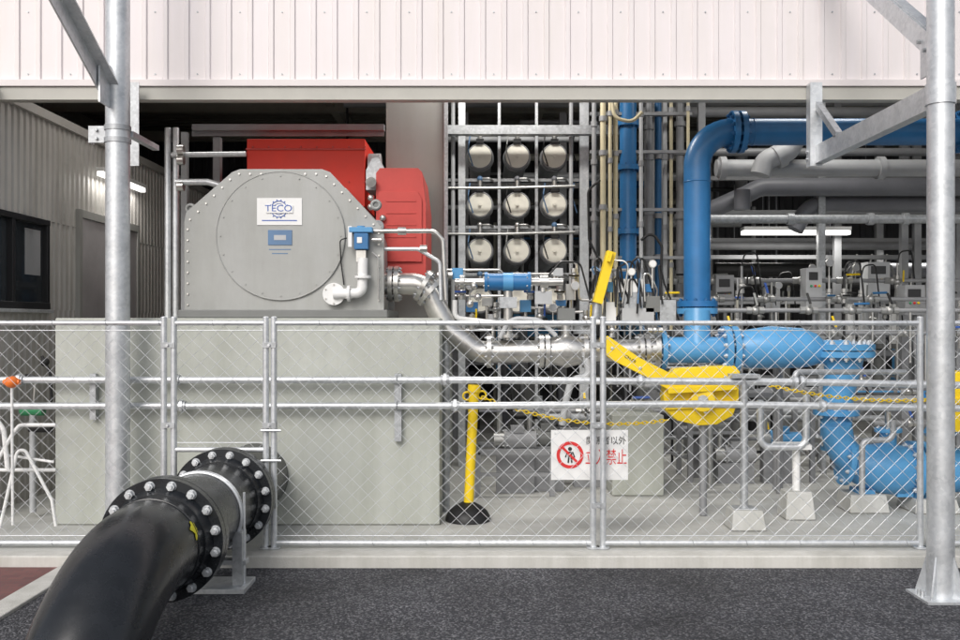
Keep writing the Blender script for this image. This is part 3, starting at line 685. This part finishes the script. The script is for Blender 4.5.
yg.cyl(P(703,400,D-.01),P(703,400,D+.04),S(12,D),'yellow',seg=24); yg.cyl(P(703,400,D-.03),P(703,400,D),S(5,D),'galvd',seg=20)
yg.cyl(P(703,424,D+.12),Vector((P(703,0,D+.12).x,D+.12,FL)),.03,'galvb',seg=14)
yo=yg.build(); 
t=text('guard_label','CN-09',(P(630,358,D).x,D-.004,P(630,359,D).z),.035,'signblack',yo); t.rotation_euler=(math.pi/2,math.radians(31),0)
yg=MB('yellow_coupling_guard',.006)
yg.prism(poly([(946,380),(954,372),(990,372),(1000,382),(1000,420),(990,432),(954,432),(946,424)],D),D,D+.25,'yellow')
yg.prism(poly([(946,398),(1000,396),(1000,402),(946,404)],D),D-.02,D-.002,'yellow')
yg.cyl(P(973,430,D+.12),Vector((P(973,0,D+.12).x,D+.12,FL)),.03,'galvb',seg=14); yg.build()

bo=MB('bollard'); D=7.2; base=P(468,520,D)
bo.tube([(base.x,D,FL+.02),P(474,392,D)],S(5,D),'yellow',0,18)
bo.cyl(P(474,392,D),P(474.5,385,D),S(6.5,D),'yellow',seg=18); bo.ring(P(482,395,D),(0,1,0),S(4,D),.008,'yellow',16,6); bo.ring(P(467,396,D),(0,1,0),S(4,D),.008,'yellow',16,6)
bo.tube([(base.x,D,FL),(base.x,D,FL+.03),(base.x,D,FL+.07),(base.x,D,FL+.11),(base.x,D,FL+.14)],[.175,.172,.15,.10,.045],'black',0,32)
bo.build()
def chain(name,p0,p1,sag,k='yellow',L=.045,r=.0045):
    c=MB(name); p0=Vector(p0);p1=Vector(p1); n=int((p1-p0).length*1.02/(L*.74))
    pt=lambda t:p0.lerp(p1,t)-Vector((0,0,sag*4*t*(1-t)))
    for i in range(n):
        a=pt(i/n);b=pt((i+1)/n); t=(b-a).normalized(); u=Vector((0,0,1)); s1=t.cross(u).normalized(); s2=s1.cross(t)
        w=(s1 if i%2 else s2); m=(a+b)/2; pts=[]
        for j in range(12):
            q=2*math.pi*j/12; pts.append(m+t*(math.cos(q)*L*.5)+w*(math.sin(q)*L*.26))
        c.tube(pts,r,k,0,5,True)
    c.build()
chain('barrier_chain',P(482,397,7.2),P(668,420,7.2),.10)
chain('barrier_chain',P(742,378,7.2),P(925,400,7.2),.06)
chain('barrier_chain',P(925,400,7.2),P(948,392,7.2),.01)

# ------------------------------------------------ sign
sg=empty('no_entry_sign'); D=6.37
h=MB('board',.001); h.pbox(551,430,628,480,D,.003,'white')
h.build(sg)
h=MB('pictogram'); c=P(570,455,D-.004)
def annulus(mb,c,r0,r1,y,k,n=40):
    vs=[];fs=[]
    for i in range(n):
        t=2*math.pi*i/n; 
        for rr in (r0,r1): vs.append((c.x+rr*math.cos(t),y,c.z+rr*math.sin(t)))
    for i in range(n): j=(i+1)%n; fs.append((2*i,2*i+1,2*j+1,2*j))
    mb.add(vs,fs,k)
annulus(h,c,S(10.3,D),S(13.5,D),D-.004,'signred')
h.cyl((c.x,D-.001,c.z+S(6,D)),(c.x,D-.003,c.z+S(6,D)),S(2,D),'signblack',seg=16)
h.box((c.x-S(2.2,D),D-.003,c.z-S(2,D)),(c.x+S(2.2,D),D-.001,c.z+S(3.4,D)),'signblack')
for sx in (-1,1):
    h.bar((c.x+sx*S(1.2,D),D-.002,c.z-S(1.8,D)),(c.x+sx*S(1.8,D),D-.002,c.z-S(8,D)),S(1.5,D),.0015,'signblack',Vector((0,1,0)))
    h.bar((c.x+sx*S(2.6,D),D-.002,c.z+S(3,D)),(c.x+sx*S(4.6,D),D-.002,c.z-S(2.5,D)),S(1.2,D),.0015,'signblack',Vector((0,1,0)))
h.bar((c.x-S(8.6,D),D-.005,c.z+S(8.6,D)),(c.x+S(8.6,D),D-.005,c.z-S(8.6,D)),S(2.4,D),.001,'signred',Vector((0,1,0)))
for u,v in ((555,433),(624,433)): h.cyl(P(u,v,D-.002),P(u,v,D-.01),.006,'galv',seg=10)
h.build(sg)
text('caption_small','関係者以外',(P(606,441,D).x,D-.002,P(606,441,D).z),S(9,D),'signblack',sg,sx=.9)
text('caption_large','立入禁止',(P(606,458,D).x,D-.002,P(606,458,D).z),S(17,D),'signred',sg,sx=.62)

# ------------------------------------------------ conduit rails
cr=MB('conduit_pipes'); D=6.93; r=S(3.6,D)
cr.tube([P(-60,380,D),P(442,380,D)],r,'galv',0,14); cr.tube([P(-60,406,D),P(438,406,D)],r,'galv',0,14)
cr.tube([P(442,380,D),P(800,382,D),P(1000,386,D)],r,'galv',0,14); cr.tube([P(438,406,D),P(700,404,D),P(1000,409,D)],r,'galv',0,14)
for u,v in ((176,380),(182,406),(445,380),(455,406),(640,381),(795,382),(801,382),(822,406),(20,380)):
    cr.cyl(P(u-4,v,D),P(u+4,v,D),r*1.45,'galvd',seg=16); cr.cyl(P(u-1.5,v,D),P(u+1.5,v,D),r*1.8,'galv',seg=8)
cr.box((P(394,0,D).x,D+.03,P(0,442,D).z),(P(401,0,D).x,D+.075,P(0,374,D).z),'galvd')
for v in (380,406): cr.ring(P(397,v,D),(1,0,0),r*1.15,.006,'galvd',16,6)
cr.box((P(88,0,D).x,D+.03,P(0,420,D).z),(P(94,0,D).x,D+.075,P(0,374,D).z),'galvd')
cr.tube([P(795,382,D),P(795,372,D),P(905,372,D+.3)],r*.8,'galvd',.05,10)
cr.build()

# ------------------------------------------------ left corner items
h=MB('hose_valve'); D=7.3
h.cyl(P(22,410,D),P(44,410,D),.045,'green',seg=20); h.ring(P(36,378,D-.02),(.2,.3,1),.075,.009,'black',24,8); h.cyl(P(36,378,D),P(34,404,D),.012,'steel')
for i in range(4):
    t=i*math.pi/2; q=P(36,378,D-.02); h.cyl(q,q+Vector((math.cos(t)*.07,math.sin(t)*.07,0)),.006,'black',seg=6)
h.cyl(P(30,428,D),P(52,428,D),.035,'black',seg=14); h.sph(P(45,362,D),.035,'black'); h.cyl(P(33,410,D),P(33,512,D),.025,'pvcl')
h.tube([P(44,410,D),P(52,400,D),P(50,372,D),P(42,356,D)],.012,'black',.05,8); h.build()
h=MB('float_switch'); h.sph(P(12,382,6.7),S(7,6.7),'orange',(1,1,.85)); h.cyl(P(12,388,6.7),P(13,525,6.7),.010,'white',seg=10); h.cyl(P(4,382,6.7),P(20,382,6.7),.02,'orange',seg=14); h.build()
h=MB('hose_stand')
D=6.8
h.tube([P(-25,500,D),P(14,432,D),P(20,425,D),P(56,425,D)],.014,'white',.05,10); h.tube([P(-25,470,D+.2),P(56,470,D+.2)],.014,'white',.05,10)
h.tube([P(0,528,D),P(20,440,D),P(52,500,D),P(56,526,D)],.012,'white',.04,10); h.tube([P(6,455,D+.05),P(54,462,D+.05)],.010,'white',.05,10); h.tube([P(-10,410,D),P(4,430,D),P(8,470,D)],.018,'white',.1,10)
h.build()

# ------------------------------------------------ overhead services at right
h=MB('overhead_grey_pipes')
def hp(u0,u1,v,r,d,k,fl=()):
    h.tube([P(u0,v,d),P(u1,v,d)],S(r,d),k,0,16)
    for u in fl: h.cyl(P(u-3,v,d),P(u+3,v,d),S(r*1.35,d),k,seg=20)
hp(716,1080,168,8.5,9.4,'pvcl',(722,880))
h.tube([P(742,190,9.6),P(742,210,9.6)],S(8,9.6),'pvc',0,16)
h.tube([P(700,215,9.8),P(745,195,9.8),P(760,187,9.8),P(1080,187,9.8)],S(9,9.8),'pvc',.3,18)
h.tube([P(795,230,10),P(808,206,10),P(830,204,10),P(1080,204,10)],S(8,10),'pvc',.2,18)
hp(710,1080,219,4.5,9.2,'galvd',(790,870,905)); hp(700,1080,152,4,9.9,'galvb'); hp(660,1080,246,4,11,'galvb'); hp(640,1080,112,5,10.5,'pvcm')
h.tube([P(800,130,9.2),P(788,152,9.2),P(765,160,9.2),P(760,175,9.2)],S(10,9.2),'pvcl',.12,18); h.cyl(P(775,158,9.2),P(783,154,9.2),S(12,9.2),'pvcl')
hp(700,1080,100,6,12,'pvcm'); hp(850,1080,270,7,11.5,'pvc'); hp(715,830,270,7,12,'black')
h.build()
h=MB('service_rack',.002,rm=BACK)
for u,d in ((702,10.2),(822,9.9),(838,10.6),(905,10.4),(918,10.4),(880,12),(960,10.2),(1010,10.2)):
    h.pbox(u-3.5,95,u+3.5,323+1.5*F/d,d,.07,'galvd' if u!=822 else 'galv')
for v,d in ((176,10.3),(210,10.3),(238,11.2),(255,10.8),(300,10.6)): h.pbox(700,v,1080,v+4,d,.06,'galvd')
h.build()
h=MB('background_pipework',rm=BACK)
ks=['pvcl','galvd','pvc','galv','blue','black','white','tan','galvd','pvc']
for i in range(70):
    d=random.uniform(11.5,16.5); z=random.uniform(.3,4.6); x0=random.uniform(-2.8,9); L_=random.uniform(1,5); r=random.choice([.02,.03,.05,.08])
    pts=[(x0,d,z),(x0+L_,d,z)]
    if random.random()<.6: pts.append((x0+L_,d,z+random.uniform(-1.4,1.2)))
    if random.random()<.4: pts.insert(0,(x0,d,z+random.uniform(-1.4,1)))
    h.tube(pts,r,random.choice(ks),r*2.5,10)
for i in range(60):
    d=random.uniform(11.5,16); x0=random.uniform(-3,9); z1=random.uniform(1.5,4.9); r=random.choice([.015,.025,.04,.06])
    h.tube([(x0,d,FL),(x0,d,z1)],r,random.choice(ks),0,10)
    for k in range(3): z=random.uniform(.3,z1); h.cyl((x0,d,z),(x0,d,z+.05),r*1.5,'galvd',seg=10)
h.build()
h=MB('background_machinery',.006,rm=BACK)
for i in range(26):
    d=random.uniform(11.5,15.5); x0=random.uniform(-2.2,8.5); w_=random.uniform(.2,.7); z0=random.choice([FL,FL,.9,1.4]); hh=random.uniform(.3,1.1)
    h.box((x0,d,z0),(x0+w_,d+w_*.7,z0+hh),random.choice(['pvcl','galvd','pvc','machd','pvc','lblue','mach']))
    h.box((x0+.04,d-.012,z0+hh*.5),(x0+w_*.5,d-.001,z0+hh*.85),random.choice(['white','machd','frame','signgrey']))
h.build()
h=MB('filter_housing_row',rm={'galvd':'galvb'})
for i in range(11):
    c=P(850+i*15,0,10.9).x
    h.cyl((c,10.9,1.35),(c,10.9,1.85),.055,'pvcl' if i%3 else 'white',seg=16); h.sph((c,10.9,1.85),.055,'steelb'); h.cyl((c,10.9,1.3),(c,10.9,1.36),.07,'machd',seg=16); h.tube([(c,10.9,1.9),(c,10.85,2.15),(c+.06,10.85,2.4)],.012,'steelb',.05,8)
h.box((P(842,0,10.9).x,10.8,1.22),(P(1015,0,10.9).x,11.05,1.28),'galvd')
h.build()
h=MB('floor_pipework')
for i in range(34):
    d=random.uniform(8.3,10.5); z=random.choice([.16,.22,.3,.42,.55,.7,.85,1.0,1.15,1.3]); x0=random.uniform(-.35,4.3); L_=random.uniform(.4,2.0); r=random.choice([.014,.02,.03,.045])
    pts=[(x0,d,z),(x0+L_,d,z)]
    q=random.random()
    if q<.5: pts.append((x0+L_,d,FL)); 
    if q<.3: pts.insert(0,(x0,d,z+random.uniform(.2,.6)))
    if q>.8: pts.insert(0,(x0,d+.6,z))
    k=random.choice(['galvb','galvd','steelb','pvcm','pvc','lblue','black','pvcl'])
    h.tube(pts,r,k,r*2.5,10)
    for j in range(2): x=x0+L_*random.random(); h.cyl((x-.02,d,z),(x+.02,d,z),r*1.6,'galvb',seg=12)
    if i%2: valve(h,(x0+L_*.4,d,z),1.3)
for (u0,u1,v0,v1,d) in ((478,552,452,497,8.2),(690,812,395,470,8.9),(560,606,430,486,8.6)):
    for u in (u0,u1):
        for dd in (0,.5): h.bar(P(u,v0,d)+Vector((0,dd,0)),Vector((P(u,0,d).x,d+dd,FL)),.045,.045,'galvb')
    for dd in (0,.5): h.bar(P(u0,v0,d)+Vector((0,dd,0)),P(u1,v0,d)+Vector((0,dd,0)),.045,.045,'galvb')
    h.bar(P(u0,(v0+v1)/2,d),P(u1,(v0+v1)/2,d),.03,.03,'galvb')
h.build()
h=MB('small_pumps',rm={'galvd':'galvb'})
for u,v,d,k in ((505,440,8.4,'pvcm'),(535,438,8.5,'machd'),(725,455,8.9,'pvcm'),(770,440,8.9,'lblue'),(582,455,8.7,'machd'),(700,430,9.2,'machd')):
    c=P(u,v,d); h.cyl(c,c+Vector((.28,0,0)),.08,k,seg=20); h.flange(c,(1,0,0),.1,.02,k,6); h.box((c.x+.05,d-.05,c.z+.07),(c.x+.17,d+.05,c.z+.13),k); h.cyl(c-Vector((.1,0,0)),c,.07,'steelb',seg=18); h.cyl(c-Vector((.05,0,0)),c+Vector((-.05,0,.25)),.025,'steelb')
    h.box((c.x-.08,d-.06,FL),(c.x+.26,d+.06,c.z-.07),'galvd')
h.build()
h=MB('black_motor_row')
for i in range(6):
    c=Vector((1.9+i*.55,10.9,1.32)); h.cyl(c,c+Vector((0,.4,0)),.12,'machd',seg=20); h.ring(c,(0,1,0),.12,.012,'galvb',20,6); h.cyl((c.x,10.9,FL),(c.x,10.9,1.2),.07,'machd',seg=14)
h.build()

# ------------------------------------------------ world + sun
w_=bpy.data.worlds.new("World"); scene.world=w_; w_.use_nodes=True
N=w_.node_tree.nodes; L=w_.node_tree.links
sky=N.new('ShaderNodeTexSky'); sky.sky_type='NISHITA'; sky.sun_disc=False; sky.sun_rotation=math.radians(200); sky.dust_density=3; sky.air_density=1
hs=N.new('ShaderNodeHueSaturation'); hs.inputs['Saturation'].default_value=.4
L.new(sky.outputs['Color'],hs.inputs['Color']); L.new(hs.outputs['Color'],N['Background'].inputs['Color']); N['Background'].inputs['Strength'].default_value=.15
sl=bpy.data.lights.new('sun','SUN'); sl.energy=1.5; sl.angle=math.radians(30); sl.color=(1,.965,.93)
so=bpy.data.objects.new('sun',sl); scene.collection.objects.link(so)
el=math.radians(37); az=math.radians(200)
dirv=Vector((math.sin(az)*math.cos(el),math.cos(az)*math.cos(el),math.sin(el)))
so.rotation_euler=(-dirv).to_track_quat('-Z','Y').to_euler(); so.location=(0,-5,12)
sky.sun_elevation=el

cam=bpy.data.cameras.new('camera'); cam.lens=35; cam.sensor_width=36; cam.clip_end=1000; cam.shift_y=3/960
co=bpy.data.objects.new('camera',cam); co.location=(0,0,CH); co.rotation_euler=(math.pi/2,0,0); scene.collection.objects.link(co); scene.camera=co
scene.view_settings.view_transform='Standard'; scene.view_settings.look='None'; scene.view_settings.exposure=0
